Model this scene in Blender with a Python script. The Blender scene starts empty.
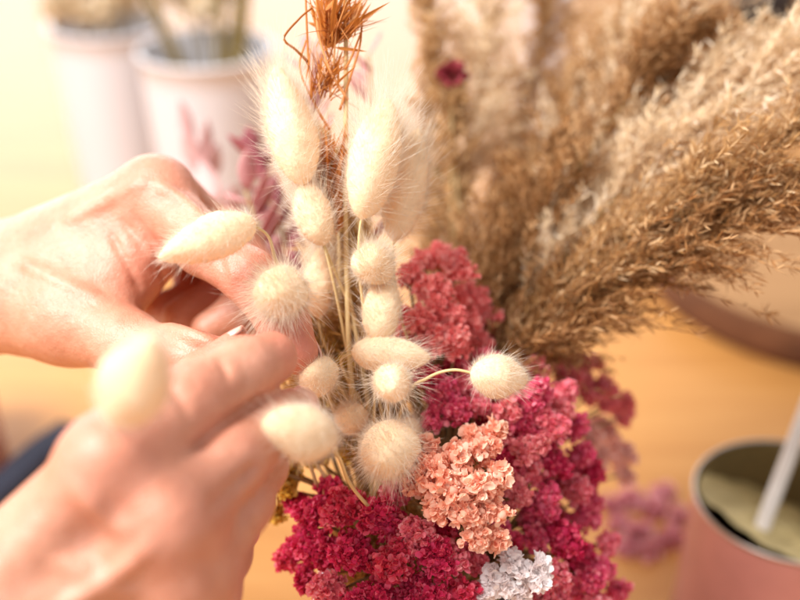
import bpy, math
import numpy as np
from mathutils import Vector, Matrix

rng = np.random.default_rng(11)
C = bpy.context.scene.collection
sc = bpy.context.scene
A = lambda *v: np.array(v, dtype=np.float64)

# ------------------------------------------------------------------ camera
CAM = A(0.0, -0.346, 0.48)
FPX = 1111.1                       # focal length in photo pixels (50 mm, 800 px wide)
TILT = math.radians(30)
RX = A(1, 0, 0)
FW = A(0, math.cos(TILT), -math.sin(TILT))
UP = A(0, math.sin(TILT), math.cos(TILT))


def P(px, py, d):
    """a place in the room, measured from where the photographer stood"""
    return CAM + d * (FW + RX * (px - 400) / FPX + UP * (300 - py) / FPX)


def nrm(v):
    v = np.asarray(v, dtype=np.float64)
    return v / (np.linalg.norm(v, axis=-1, keepdims=True) + 1e-12)


# ------------------------------------------------------------------ materials
def mat(name):
    m = bpy.data.materials.new(name)
    m.use_nodes = True
    nt = m.node_tree
    for n in list(nt.nodes):
        nt.nodes.remove(n)
    out = nt.nodes.new('ShaderNodeOutputMaterial')
    return m, nt, out


def N(nt, kind, **kw):
    n = nt.nodes.new(kind)
    for k, v in kw.items():
        if k in n.inputs:
            n.inputs[k].default_value = v
        else:
            setattr(n, k, v)
    return n


def ramp(nt, fac, stops):
    r = nt.nodes.new('ShaderNodeValToRGB')
    els = r.color_ramp.elements
    while len(els) < len(stops):
        els.new(0.5)
    for e, (p, c) in zip(els, stops):
        e.position = p
        e.color = (*c, 1)
    nt.links.new(fac, r.inputs['Fac'])
    return r.outputs['Color']


def coords(nt, scale=(1, 1, 1)):
    tc = nt.nodes.new('ShaderNodeTexCoord')
    mp = nt.nodes.new('ShaderNodeMapping')
    mp.inputs['Scale'].default_value = scale
    nt.links.new(tc.outputs['Object'], mp.inputs['Vector'])
    return mp.outputs['Vector']


def noise(nt, vec, scale, detail=4, rough=0.6):
    n = N(nt, 'ShaderNodeTexNoise', Scale=scale, Detail=detail, Roughness=rough)
    nt.links.new(vec, n.inputs['Vector'])
    return n.outputs['Fac']


def bump(nt, h, strength, dist, normal=None):
    b = N(nt, 'ShaderNodeBump', Strength=strength, Distance=dist)
    nt.links.new(h, b.inputs['Height'])
    if normal is not None:
        nt.links.new(normal, b.inputs['Normal'])
    return b.outputs['Normal']


def plant_mat(name, stops, rough=0.7, transl=0.35, island=True, nscale=90, mixn=0.5, sheen=0.0, bumps=0.0):
    """dry plant: colour varies from piece to piece and inside a piece; some light passes through"""
    m, nt, out = mat(name)
    vec = coords(nt)
    nf = noise(nt, vec, nscale, 3)
    if island:
        g = nt.nodes.new('ShaderNodeNewGeometry')
        mx = N(nt, 'ShaderNodeMix', data_type='FLOAT')
        mx.inputs[0].default_value = mixn
        nt.links.new(g.outputs['Random Per Island'], mx.inputs[2])
        nt.links.new(nf, mx.inputs[3])
        fac = mx.outputs[0]
    else:
        fac = nf
    col = ramp(nt, fac, stops)
    p = N(nt, 'ShaderNodeBsdfPrincipled', Roughness=rough)
    p.inputs['Specular IOR Level'].default_value = 0.25
    nt.links.new(col, p.inputs['Base Color'])
    if sheen:
        p.inputs['Sheen Weight'].default_value = sheen
    if bumps:
        nt.links.new(bump(nt, noise(nt, vec, 900, 3), bumps, 0.0004), p.inputs['Normal'])
    if transl > 0:
        t = N(nt, 'ShaderNodeBsdfTranslucent')
        nt.links.new(col, t.inputs['Color'])
        ms = nt.nodes.new('ShaderNodeMixShader')
        ms.inputs[0].default_value = transl
        nt.links.new(p.outputs[0], ms.inputs[1])
        nt.links.new(t.outputs[0], ms.inputs[2])
        nt.links.new(ms.outputs[0], out.inputs[0])
    else:
        nt.links.new(p.outputs[0], out.inputs[0])
    return m


def plain_mat(name, col, rough=0.5, metal=0.0, vary=0.06, nscale=25, bumps=0.0, coat=0.0, spec=0.5):
    m, nt, out = mat(name)
    vec = coords(nt)
    c = A(*col)
    col_o = ramp(nt, noise(nt, vec, nscale, 5), [(0.3, np.clip(c * (1 - vary), 0, 1)), (0.7, np.clip(c * (1 + vary), 0, 1))])
    p = N(nt, 'ShaderNodeBsdfPrincipled', Roughness=rough, Metallic=metal)
    p.inputs['Specular IOR Level'].default_value = spec
    p.inputs['Coat Weight'].default_value = coat
    nt.links.new(col_o, p.inputs['Base Color'])
    if bumps:
        nt.links.new(bump(nt, noise(nt, vec, nscale * 8, 4), bumps, 0.002), p.inputs['Normal'])
    nt.links.new(p.outputs[0], out.inputs[0])
    return m


def skin_mat():
    m, nt, out = mat('skin')
    vec = coords(nt)
    base = ramp(nt, noise(nt, vec, 70, 6, 0.65), [(0.25, (0.45, 0.175, 0.10)), (0.5, (0.56, 0.255, 0.16)), (0.75, (0.63, 0.32, 0.22))])
    at = N(nt, 'ShaderNodeAttribute', attribute_name='blush')
    m1 = N(nt, 'ShaderNodeMix', data_type='RGBA')
    nt.links.new(at.outputs['Fac'], m1.inputs[0])
    nt.links.new(base, m1.inputs[6])
    m1.inputs[7].default_value = (0.58, 0.165, 0.105, 1)
    # freckles and pores of the skin itself
    vo = N(nt, 'ShaderNodeTexVoronoi', Scale=260)
    nt.links.new(vec, vo.inputs['Vector'])
    fr = ramp(nt, vo.outputs['Distance'], [(0.06, (0.72, 0.62, 0.56)), (0.2, (1, 1, 1))])
    m2 = N(nt, 'ShaderNodeMix', data_type='RGBA', blend_type='MULTIPLY')
    gate = ramp(nt, noise(nt, vec, 120, 2), [(0.52, (0, 0, 0)), (0.66, (0.55, 0.55, 0.55))])
    nt.links.new(gate, m2.inputs[0])
    nt.links.new(m1.outputs[2], m2.inputs[6])
    nt.links.new(fr, m2.inputs[7])
    p = N(nt, 'ShaderNodeBsdfPrincipled', Roughness=0.43)
    nt.links.new(m2.outputs[2], p.inputs['Base Color'])
    p.inputs['Subsurface Weight'].default_value = 0.25
    p.inputs['Subsurface Radius'].default_value = (1.0, 0.36, 0.2)
    p.inputs['Subsurface Scale'].default_value = 0.0035
    p.inputs['Specular IOR Level'].default_value = 0.5
    n1 = bump(nt, noise(nt, vec, 420, 4, 0.65), 0.55, 0.0007)
    v2 = N(nt, 'ShaderNodeTexVoronoi', Scale=900, feature='DISTANCE_TO_EDGE')
    nt.links.new(vec, v2.inputs['Vector'])
    n2 = bump(nt, v2.outputs['Distance'], 0.45, 0.0004, n1)
    n3 = bump(nt, noise(nt, vec, 85, 2), 0.35, 0.002, n2)
    nt.links.new(n3, p.inputs['Normal'])
    nt.links.new(p.outputs[0], out.inputs[0])
    return m


def wood_mat(name, c0, c1, c2, rough, scale=(1.2, 14, 14), bumps=0.08):
    m, nt, out = mat(name)
    vec = coords(nt, scale)
    g = noise(nt, vec, 3.2, 8, 0.62)
    col = ramp(nt, g, [(0.3, c0), (0.5, c1), (0.72, c2)])
    p = N(nt, 'ShaderNodeBsdfPrincipled', Roughness=rough)
    nt.links.new(col, p.inputs['Base Color'])
    nt.links.new(bump(nt, g, bumps, 0.002), p.inputs['Normal'])
    nt.links.new(p.outputs[0], out.inputs[0])
    return m


M = {}
M['skin'] = skin_mat()
M['nail'] = plain_mat('fingernail', (0.74, 0.40, 0.32), 0.22, vary=0.05, nscale=200, coat=0.3)
M['table'] = wood_mat('honey_wood', (0.52, 0.225, 0.056), (0.60, 0.275, 0.074), (0.66, 0.325, 0.098), 0.40)
M['board_top'] = wood_mat('pale_board', (0.34, 0.17, 0.065), (0.42, 0.22, 0.09), (0.48, 0.27, 0.12), 0.85)
M['board_edge'] = wood_mat('bark_edge', (0.07, 0.025, 0.009), (0.13, 0.045, 0.015), (0.20, 0.075, 0.028), 0.9, (8, 8, 30), 0.4)
M['white'] = plain_mat('white_enamel', (0.66, 0.65, 0.68), 0.36, vary=0.02, nscale=8)
M['pink_tin'] = plain_mat('pink_lacquer', (0.50, 0.205, 0.175), 0.34, vary=0.12, nscale=30, bumps=0.08)
M['steel'] = plain_mat('steel', (0.62, 0.55, 0.50), 0.42, metal=1.0, vary=0.03)
M['tin_inside'] = plain_mat('shaded_tin_inside', (0.22, 0.16, 0.07), 0.42, metal=0.4, vary=0.15, nscale=40)  # dark olive holds the interior's shade and the paste's reflection in the colour
M['wax'] = plain_mat('olive_paste', (0.56, 0.43, 0.19), 0.6, vary=0.18, nscale=60, bumps=0.5)
M['stick'] = plain_mat('pale_wood_stick', (0.76, 0.69, 0.62), 0.5, vary=0.06, nscale=60)
M['navy'] = plain_mat('navy_cloth', (0.018, 0.020, 0.036), 0.85, vary=0.2, nscale=300, bumps=0.4)
M['black'] = plain_mat('black_glaze', (0.018, 0.016, 0.020), 0.35, vary=0.1)
M['tail_core'] = plant_mat('tail_core', [(0.2, (0.95, 0.69, 0.42)), (0.8, (0.97, 0.79, 0.55))], 0.9, 0.2, island=False, nscale=160, bumps=0.6)
M['tail_hair'] = plant_mat('tail_hair', [(0.1, (0.97, 0.85, 0.67)), (0.9, (0.985, 0.95, 0.89))], 0.5, 0.5)
M['tail_stem'] = plant_mat('tail_stem', [(0.2, (0.55, 0.36, 0.14)), (0.8, (0.78, 0.60, 0.32))], 0.6, 0.1, nscale=60)
M['reed_brown'] = plant_mat('reed_brown', [(0.15, (0.12, 0.043, 0.012)), (0.5, (0.42, 0.195, 0.062)), (0.9, (0.88, 0.59, 0.31))], 0.6, 0.35)
M['reed_pale'] = plant_mat('reed_pale', [(0.15, (0.46, 0.28, 0.13)), (0.5, (0.90, 0.71, 0.46)), (0.9, (0.99, 0.93, 0.80))], 0.5, 0.4)
M['reed_gold'] = plant_mat('reed_gold', [(0.15, (0.22, 0.09, 0.028)), (0.5, (0.60, 0.34, 0.13)), (0.9, (0.95, 0.75, 0.48))], 0.55, 0.38)
M['gold_grass'] = plant_mat('gold_grass', [(0.1, (0.34, 0.16, 0.04)), (0.5, (0.66, 0.38, 0.11)), (0.9, (0.90, 0.66, 0.32))], 0.55, 0.38)
M['olive_stem'] = plant_mat('olive_stem', [(0.2, (0.15, 0.10, 0.025)), (0.8, (0.26, 0.18, 0.055))], 0.6, 0.0)
M['orange'] = plant_mat('orange_bract', [(0.1, (0.34, 0.10, 0.016)), (0.5, (0.68, 0.26, 0.05)), (0.9, (0.94, 0.56, 0.26))], 0.6, 0.45)
M['mauve'] = plant_mat('mauve_leaf', [(0.1, (0.46, 0.16, 0.18)), (0.5, (0.66, 0.32, 0.31)), (0.9, (0.80, 0.50, 0.46))], 0.6, 0.3)
M['dusty'] = plant_mat('dusty_leaf', [(0.1, (0.60, 0.30, 0.31)), (0.5, (0.80, 0.52, 0.49)), (0.9, (0.88, 0.68, 0.63))], 0.6, 0.3)
M['plum'] = plant_mat('plum_leaf', [(0.1, (0.24, 0.05, 0.07)), (0.5, (0.42, 0.13, 0.15)), (0.9, (0.62, 0.31, 0.30))], 0.6, 0.25)
M['brown_stem'] = plant_mat('brown_stem', [(0.2, (0.20, 0.12, 0.05)), (0.8, (0.36, 0.24, 0.10))], 0.7, 0.0)


def floret_mat(name, dark, mid, light):
    return plant_mat(name, [(0.12, dark), (0.5, mid), (0.88, light)], 0.75, 0.3, mixn=0.4, nscale=220)


M['coral'] = floret_mat('coral_floret', (0.80, 0.15, 0.16), (0.94, 0.33, 0.31), (0.98, 0.58, 0.51))
M['crimson'] = floret_mat('crimson_floret', (0.46, 0.010, 0.055), (0.76, 0.04, 0.145), (0.90, 0.22, 0.31))
M['magenta'] = floret_mat('magenta_floret', (0.58, 0.03, 0.12), (0.86, 0.14, 0.26), (0.95, 0.40, 0.45))
M['cherry'] = floret_mat('cherry_floret', (0.56, 0.02, 0.06), (0.80, 0.07, 0.15), (0.92, 0.30, 0.34))
M['hotpink'] = floret_mat('hot_pink_floret', (0.70, 0.08, 0.16), (0.93, 0.27, 0.33), (0.97, 0.54, 0.54))
M['peach'] = floret_mat('peach_floret', (0.88, 0.42, 0.29), (0.97, 0.60, 0.44), (0.99, 0.76, 0.60))
M['rose'] = floret_mat('rose_floret', (0.70, 0.13, 0.18), (0.88, 0.28, 0.30), (0.95, 0.50, 0.47))
M['palepink'] = floret_mat('pale_pink_floret', (0.80, 0.44, 0.38), (0.90, 0.58, 0.50), (0.94, 0.72, 0.62))
M['whitefl'] = floret_mat('white_floret', (0.90, 0.82, 0.80), (0.96, 0.90, 0.89), (0.98, 0.95, 0.94))
M['creamfl'] = floret_mat('cream_floret', (0.66, 0.48, 0.26), (0.84, 0.72, 0.52), (0.92, 0.86, 0.72))
M['yellow'] = floret_mat('yellow_floret', (0.55, 0.34, 0.03), (0.78, 0.52, 0.08), (0.90, 0.72, 0.25))
M['lilac'] = floret_mat('lilac_floret', (0.66, 0.22, 0.30), (0.82, 0.40, 0.44), (0.92, 0.60, 0.56))


# ------------------------------------------------------------------ mesh building
class MB:
    def __init__(s):
        s.V, s.T, s.Q, s.n = [], [], [], 0

    def add(s, v, tris=None, quads=None):
        v = np.asarray(v, dtype=np.float64).reshape(-1, 3)
        if tris is not None and len(tris):
            s.T.append(np.asarray(tris, dtype=np.int64).reshape(-1, 3) + s.n)
        if quads is not None and len(quads):
            s.Q.append(np.asarray(quads, dtype=np.int64).reshape(-1, 4) + s.n)
        s.V.append(v)
        s.n += len(v)

    def build(s, name, material, parent=None, origin=None, smooth=True):
        V = np.concatenate(s.V)
        T = np.concatenate(s.T) if s.T else np.zeros((0, 3), np.int64)
        Q = np.concatenate(s.Q) if s.Q else np.zeros((0, 4), np.int64)
        base = A(0, 0, 0)
        pp = parent
        while pp is not None:
            base = base + np.array(pp.location)
            pp = pp.parent
        if origin is None:
            origin = base if parent is not None else A(0, 0, 0)
        V = V - origin
        me = bpy.data.meshes.new(name)
        me.vertices.add(len(V))
        me.vertices.foreach_set('co', V.astype(np.float32).ravel())
        loops = np.concatenate([T.ravel(), Q.ravel()]).astype(np.int32)
        me.loops.add(len(loops))
        me.loops.foreach_set('vertex_index', loops)
        tot = np.concatenate([np.full(len(T), 3), np.full(len(Q), 4)]).astype(np.int32)
        st = np.concatenate([[0], np.cumsum(tot)[:-1]]).astype(np.int32)
        me.polygons.add(len(tot))
        me.polygons.foreach_set('loop_start', st)
        me.polygons.foreach_set('use_smooth', np.full(len(tot), smooth))
        me.update(calc_edges=True)
        me.validate()
        me.materials.append(material)
        o = bpy.data.objects.new(name, me)
        C.objects.link(o)
        o.location = origin - base
        if parent is not None:
            o.parent = parent
        return o


def root(name, label, cat, loc, group=None):
    o = bpy.data.objects.new(name, None)
    o.empty_display_size = 0.01
    C.objects.link(o)
    o.location = loc
    return tag(o, label, cat, group)


def tag(o, label, cat, group=None):
    o['label'] = label
    o['category'] = cat
    if group:
        o['group'] = group
    return o


def spline(pts, n):
    """Catmull-Rom through the points"""
    pts = np.asarray(pts, dtype=np.float64)
    if len(pts) == 2:
        t = np.linspace(0, 1, n)[:, None]
        return pts[0] * (1 - t) + pts[1] * t
    p = np.vstack([2 * pts[0] - pts[1], pts, 2 * pts[-1] - pts[-2]])
    seg = len(pts) - 1
    u = np.linspace(0, seg - 1e-9, n)
    i = u.astype(int)
    t = (u - i)[:, None]
    a, b, c, d = p[i], p[i + 1], p[i + 2], p[i + 3]
    return 0.5 * (2 * b + (c - a) * t + (2 * a - 5 * b + 4 * c - d) * t ** 2 + (3 * b - a - 3 * c + d) * t ** 3)


def frames(dirs, ref=None):
    """per direction two perpendicular vectors"""
    d = nrm(dirs)
    if ref is None:
        ref = rng.normal(size=d.shape)
    x = nrm(np.cross(d, ref))
    return d, x, np.cross(d, x)


def tube(mb, pts, r0, r1=None, n=12, sides=6):
    c = spline(pts, n) if len(pts) != n else np.asarray(pts)
    r1 = r0 if r1 is None else r1
    r = np.linspace(r0, r1, len(c))
    tg = nrm(np.gradient(c, axis=0))
    ref = A(0.31, 0.17, 0.93) if abs(tg[0][2]) < 0.8 else A(0.93, 0.2, 0.1)
    x = nrm(np.cross(tg, ref))
    y = np.cross(tg, x)
    a = np.arange(sides) * 2 * math.pi / sides
    V = c[:, None] + r[:, None, None] * (np.cos(a)[None, :, None] * x[:, None] + np.sin(a)[None, :, None] * y[:, None])
    m = len(c)
    idx = np.arange(m * sides).reshape(m, sides)
    q = np.stack([idx[:-1], np.roll(idx[:-1], -1, 1), np.roll(idx[1:], -1, 1), idx[1:]], -1).reshape(-1, 4)
    caps = [[idx[0][0], idx[0][k + 1], idx[0][k]] for k in range(1, sides - 1)] + [[idx[-1][0], idx[-1][k], idx[-1][k + 1]] for k in range(1, sides - 1)]
    mb.add(V.reshape(-1, 3), caps, q)


def hairs(mb, o, d, L, w, bend=None, seg=3):
    """tapered three sided hairs: o origins, d directions, L lengths, w base radii, bend sideways vectors"""
    n = len(o)
    d, x, y = frames(d)
    if bend is None:
        bend = np.zeros((n, 3))
    t = np.linspace(0, 1, seg + 1)
    c = o[:, None] + (d * L[:, None])[:, None] * t[None, :, None] + bend[:, None] * (t ** 2)[None, :, None]
    a = np.arange(3) * 2 * math.pi / 3
    ring = np.cos(a)[None, :, None] * x[:, None] + np.sin(a)[None, :, None] * y[:, None]
    rr = w[:, None] * (1 - t[:-1] ** 1.5)[None, :]
    body = c[:, :-1, None] + rr[:, :, None, None] * ring[:, None]
    V = np.concatenate([body.reshape(n, seg * 3, 3), c[:, -1:, :]], 1)
    k = seg * 3 + 1
    q = []
    for s in range(seg - 1):
        for j in range(3):
            j2 = (j + 1) % 3
            q.append([s * 3 + j, s * 3 + j2, s * 3 + 3 + j2, s * 3 + 3 + j])
    tr = [[(seg - 1) * 3 + j, (seg - 1) * 3 + (j + 1) % 3, seg * 3] for j in range(3)]
    off = (np.arange(n) * k)[:, None, None]
    mb.add(V.reshape(-1, 3), (np.array(tr)[None] + off).reshape(-1, 3), (np.array(q)[None] + off).reshape(-1, 4) if q else None)


# leaf shapes: length along +z, width along x, folded along y
def leaf_shape(nl=4, fold=0.25, curl=0.2, tipw=0.0, power=0.9):
    t = np.linspace(0, 1, nl + 1)
    w = np.sin(np.pi * np.clip(t, 0.0, 1) ** power) ** 0.8 * 0.5 + 0.03 + tipw * t
    rows = []
    for ti, wi in zip(t, w):
        rows.append([(-wi, curl * ti * ti + fold * wi, ti), (0, curl * ti * ti, ti), (wi, curl * ti * ti + fold * wi, ti)])
    v = np.array(rows, dtype=np.float64).reshape(-1, 3)
    q = []
    for i in range(nl):
        for j in range(2):
            b = i * 3 + j
            q.append([b, b + 1, b + 4, b + 3])
    return v, np.array(q)


SPIKE = leaf_shape(3, 0.5, 0.08, power=0.75)
LEAF = leaf_shape(6, 0.3, 0.22)
PETAL = leaf_shape(3, -0.35, -0.25, tipw=0.18, power=0.6)


def scatter(mb, shape, o, d, L, W, ref=None):
    v, q = shape
    n = len(o)
    d, x, y = frames(d, ref)
    X = v[:, 0][None, :, None] * W[:, None, None] * x[:, None]
    Y = v[:, 1][None, :, None] * W[:, None, None] * y[:, None]
    Z = v[:, 2][None, :, None] * L[:, None, None] * d[:, None]
    V = o[:, None] + X + Y + Z
    off = (np.arange(n) * len(v))[:, None, None]
    mb.add(V.reshape(-1, 3), None, (q[None] + off).reshape(-1, 4))


def lathe(mb, prof, cx, cy, n=64):
    prof = np.asarray(prof, dtype=np.float64)
    a = np.arange(n) * 2 * math.pi / n
    V = np.stack([cx + prof[:, 0][:, None] * np.cos(a), cy + prof[:, 0][:, None] * np.sin(a), np.repeat(prof[:, 1][:, None], n, 1)], -1)
    m = len(prof)
    idx = np.arange(m * n).reshape(m, n)
    q = np.stack([idx[:-1], np.roll(idx[:-1], -1, 1), np.roll(idx[1:], -1, 1), idx[1:]], -1).reshape(-1, 4)
    mb.add(V.reshape(-1, 3), None, q)


def box(mb, lo, hi):
    x0, y0, z0 = lo
    x1, y1, z1 = hi
    v = [(x0, y0, z0), (x1, y0, z0), (x1, y1, z0), (x0, y1, z0), (x0, y0, z1), (x1, y0, z1), (x1, y1, z1), (x0, y1, z1)]
    mb.add(v, None, [(0, 3, 2, 1), (4, 5, 6, 7), (0, 1, 5, 4), (1, 2, 6, 5), (2, 3, 7, 6), (3, 0, 4, 7)])


# ------------------------------------------------------------------ the table
mb = MB()
box(mb, (-1.5, -0.62, -0.035), (1.5, 2.3, 0.0))
tb = mb.build('table', M['table'], smooth=False)
tb['kind'] = 'structure'

# ------------------------------------------------------------------ vase that holds the bouquet
NECK = A(0.012, -0.012, 0.150)


def make_vase(loc, r_top, r_bot, h, label, group=None):
    rt = root('vase', label, 'vase', (loc[0], loc[1], 0), group)
    b = MB()
    t = 0.0028
    rn = 0.0022
    prof = [(0.0005, 0.0), (r_bot - 0.004, 0.0), (r_bot, 0.004)]
    for k in range(1, 9):
        u = k / 9
        prof.append((r_bot + (r_top - r_bot) * u, 0.004 + (h - 0.008) * u))
    prof += [(r_top, h - 0.003), (r_top + 0.0022, h - 0.0015), (r_top + 0.0016, h + 0.0008), (r_top - t * 0.5, h + 0.001), (r_top - t, h - 0.002)]
    for k in range(8, 0, -1):
        u = k / 9
        prof.append((r_bot - t + (r_top - r_bot) * u, 0.006 + (h - 0.008) * u))
    prof += [(r_bot - t - 0.003, 0.006), (0.0005, 0.006)]
    lathe(b, prof, loc[0], loc[1], 72)
    b.build('vase_body', M['white'], rt)
    return rt


make_vase((NECK[0], NECK[1]), 0.045, 0.036, NECK[2], 'white vase under the pink flowers holding the whole dried bouquet')


def foot(k=0.024):
    a, r = rng.uniform(0, 6.283), k * math.sqrt(rng.uniform())
    return A(NECK[0] + r * math.cos(a), NECK[1] + r * math.sin(a), 0.012)


def neck_pt():
    a, r = rng.uniform(0, 6.283), 0.030 * math.sqrt(rng.uniform())
    return A(NECK[0] + r * math.cos(a), NECK[1] + r * math.sin(a), NECK[2])


def stem_path(top, direction, extra=()):
    """from a flower base down into the vase; direction = way the flower points"""
    nk = neck_pt()
    top = np.asarray(top)
    L = np.linalg.norm(top - nk)
    ft = NECK + (NECK - nk) * 0.7
    ft = A(ft[0], ft[1], 0.012)
    if len(extra):
        last = np.asarray(extra[-1])
        return spline([top] + list(extra) + [last * 0.45 + nk * 0.55 + A(0, 0, 0.004), nk, ft], 44)
    c1 = top - nrm(direction) * L * 0.16
    ctl = np.array([top, c1, top * 0.62 + nk * 0.38, top * 0.3 + nk * 0.7, nk])
    u = np.linspace(0, 1, 30)[:, None]
    bz = sum(math.comb(4, i) * u ** i * (1 - u) ** (4 - i) * ctl[i] for i in range(5))
    return np.vstack([bz, nk * 0.5 + ft * 0.5, ft])


# ------------------------------------------------------------------ bunny tails
def bunny_tail(label, tip, base, wid_mm, fuzz=1.0, awn=1.0, extra=(), awn_len=1.0):
    tip, base = np.asarray(tip), np.asarray(base)
    rt = root('bunny_tail', label, 'dried grass', base, 'bunny tail grasses in the bouquet')
    ax = tip - base
    L = np.linalg.norm(ax)
    ax = ax / L
    R = wid_mm / 2000.0 - 0.0006
    b = MB()
    sp = stem_path(base + ax * 0.002, ax, extra)
    tube(b, sp, 0.0005, 0.0009, n=len(sp), sides=6)
    b.build('stem', M['tail_stem'], rt)
    ref = A(0.3, 0.5, 0.8)
    x = nrm(np.cross(ax, ref))
    y = np.cross(ax, x)

    hs_ = (wid_mm / 20.0) ** 1.3
    pe0 = rng.uniform(0.74, 0.92)

    def prof(t):
        return R * np.clip(np.sin(np.pi * np.clip(t, 0, 1) ** pe0), 0, 1) ** 0.66

    px_, pe = rng.uniform(0, 6.28, 6), rng.uniform(0.76, 0.92)
    nt_, ns = 26, 28
    t = np.linspace(0.0, 1.0, nt_)
    a = np.arange(ns) * 2 * math.pi / ns
    rr = (prof(t)[:, None] + 0.00005) * (1 + 0.03 * rng.normal(size=(nt_, ns)) + 0.05 * np.sin(2 * a[None] + px_[0] + 2 * t[:, None]) + 0.04 * np.sin(3 * a[None] + px_[1] - 5 * t[:, None]) + 0.03 * np.sin(9 * t[:, None] + px_[2]))
    V = base + (t * L)[:, None, None] * ax + rr[:, :, None] * (np.cos(a)[None, :, None] * x + np.sin(a)[None, :, None] * y)
    idx = np.arange(nt_ * ns).reshape(nt_, ns)
    q = np.stack([idx[:-1], np.roll(idx[:-1], -1, 1), np.roll(idx[1:], -1, 1), idx[1:]], -1).reshape(-1, 4)
    b = MB()
    b.add(V.reshape(-1, 3), None, q)
    hd = b.build('seed_head', M['tail_core'], rt)

    def surf(n, lo=0.01, hi=0.995):
        # area-weighted choice along the head
        tt = rng.uniform(lo, hi, n * 3)
        keep = rng.uniform(size=n * 3) < (prof(tt) / R * 0.85 + 0.15)
        tt = tt[keep][:n]
        aa = rng.uniform(0, 6.2832, len(tt))
        nd = np.cos(aa)[:, None] * x + np.sin(aa)[:, None] * y
        dr = (prof(tt + 0.01) - prof(tt - 0.01)) / (0.02 * L)
        nn = nrm(nd - np.clip(dr, -3, 3)[:, None] * ax)
        o = base + (tt * L)[:, None] * ax + (prof(tt) * 0.96)[:, None] * nd
        return o, nn, tt

    b = MB()
    o, nn, tt = surf(int(4300 * fuzz * hs_ ** 0.7))
    n = len(o)
    d = nrm(nn * 1.0 + ax * 0.45 + 0.35 * rng.normal(size=(n, 3)))
    hairs(b, o, d, hs_ * rng.uniform(0.0010, 0.0026, n) * rng.choice([1, 1, 1, 1.6], n), rng.uniform(0.000022, 0.000042, n), nn * 0.0003, seg=2)
    o, nn, tt = surf(int(1000 * fuzz))
    n = len(o)
    d = nrm(nn * 0.9 + ax * (0.3 + 0.6 * tt)[:, None] + 0.3 * rng.normal(size=(n, 3)))
    hairs(b, o, d, hs_ * rng.uniform(0.0025, 0.0058, n), rng.uniform(0.000022, 0.00004, n), rng.normal(size=(n, 3)) * 0.0005, seg=3)
    if awn > 0.85:
        o, nn, tt = surf(int(300 * awn), 0.62, 0.995)
        n = len(o)
        d = nrm(nn * 0.45 + ax + 0.2 * rng.normal(size=(n, 3)))
        hairs(b, o, d, rng.uniform(0.006, 0.0155, n) * awn_len, rng.uniform(0.00003, 0.00006, n), rng.normal(size=(n, 3)) * 0.0012, seg=4)
    o, nn, tt = surf(int(330 * awn))
    n = len(o)
    d = nrm(nn * 0.8 + ax * (0.35 + 0.7 * tt)[:, None] + 0.28 * rng.normal(size=(n, 3)))
    le = rng.uniform(0.005, 0.0125, n) * awn_len
    hairs(b, o, d, le, rng.uniform(0.00004, 0.00007, n), rng.normal(size=(n, 3)) * 0.0012 + ax * 0.001, seg=4)
    b.build('bristles', M['tail_hair'], hd)
    return rt


BT = [
    # label, tip(px,py,d), base(px,py,d), width mm, awn, extra stem points, awn length
    ('tall cream bunny tail beside the orange bracts, long upright head', (276, 66, .405), (304, 186, .400), 19.5, 1.3, (), 1.35),
    ('plump upright cream bunny tail overlapping another to the right of the orange stem', (389, 98, .402), (361, 220, .400), 19.5, 1.4, (), 1.45),
    ('cream bunny tail half hidden behind the plump upright one, next to the reeds', (418, 128, .418), (394, 242, .418), 17.5, 1.0, (), 1.2),
    ('small drooping bunny tail just below the tall head by the orange stem', (303, 180, .402), (324, 246, .404), 15.0, 0.9, (), 1.0),
    ('golden bunny tail tucked in behind the spiky round head', (320, 247, .418), (318, 318, .422), 13.5, 0.9, (), 1.1),
    ('round bunny tail facing the lens with long spiky hairs over the fingertip', (273, 299, .368), (287, 286, .392), 19.0, 1.5, ((295, 300, .402), (325, 360, .42)), 1.5),
    ('round bunny tail above the oval one in front of the coral flowers', (378, 253, .392), (370, 272, .408), 15.8, 0.9, (), 1.0),
    ('oval bunny tail below the round one against the coral flowers', (386, 272, .408), (378, 342, .402), 14.4, 0.7, (), 0.8),
    ('tan bunny tail lying sideways above a round pale head', (431, 358, .402), (351, 351, .402), 14.0, 0.6, ((344, 372, .41),), 1.0),
    ('small round pale bunny tail in front of the sideways tan one', (395, 388, .374), (390, 379, .392), 14.0, 0.7, (), 1.3),
    ('round bunny tail close beside the pinching fingertip', (313, 371, .382), (323, 380, .400), 14.6, 0.7, (), 1.0),
    ('small dark tan bunny tail between the white blurred head and the large round one', (346, 412, .400), (356, 424, .416), 12.6, 0.7, (), 0.9),
    ('tan bunny tail mostly hidden behind the large round low one', (412, 418, .415), (400, 452, .420), 15.0, 0.7, (), 0.9),
    ('large round tan bunny tail lowest in the bunch above the crimson flowers', (383, 462, .375), (395, 440, .402), 21.0, 1.0, ((398, 450, .41),), 1.1),
    ('white blurred bunny tail in front of the middle finger', (262, 424, .325), (334, 440, .345), 17.5, 0.7, ((341, 462, .36), (356, 492, .385)), 0.8),
    ('large blurred white bunny tail rising from behind the nearer index knuckle', (153, 338, .262), (118, 422, .280), 17.6, 0.5, ((108, 446, .31), (140, 470, .345), (280, 425, .395)), 0.7),
    ('white bunny tail lying across the knuckle of the farther hand', (158, 258, .365), (256, 222, .378), 15.5, 0.7, ((268, 236, .385), (276, 262, .392), (292, 310, .405)), 0.8),
    ('single pale bunny tail set apart on the right on its own curved thin stem', (528, 380, .396), (470, 373, .392), 15.8, 0.5, ((452, 370, .393), (428, 378, .398), (405, 400, .408)), 0.8),
]
for lab, tip, base, w, aw, ex, al in BT:
    bunny_tail(lab, P(*tip), P(*base), w, 1.0, aw, [P(*e) for e in ex], al)


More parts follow.
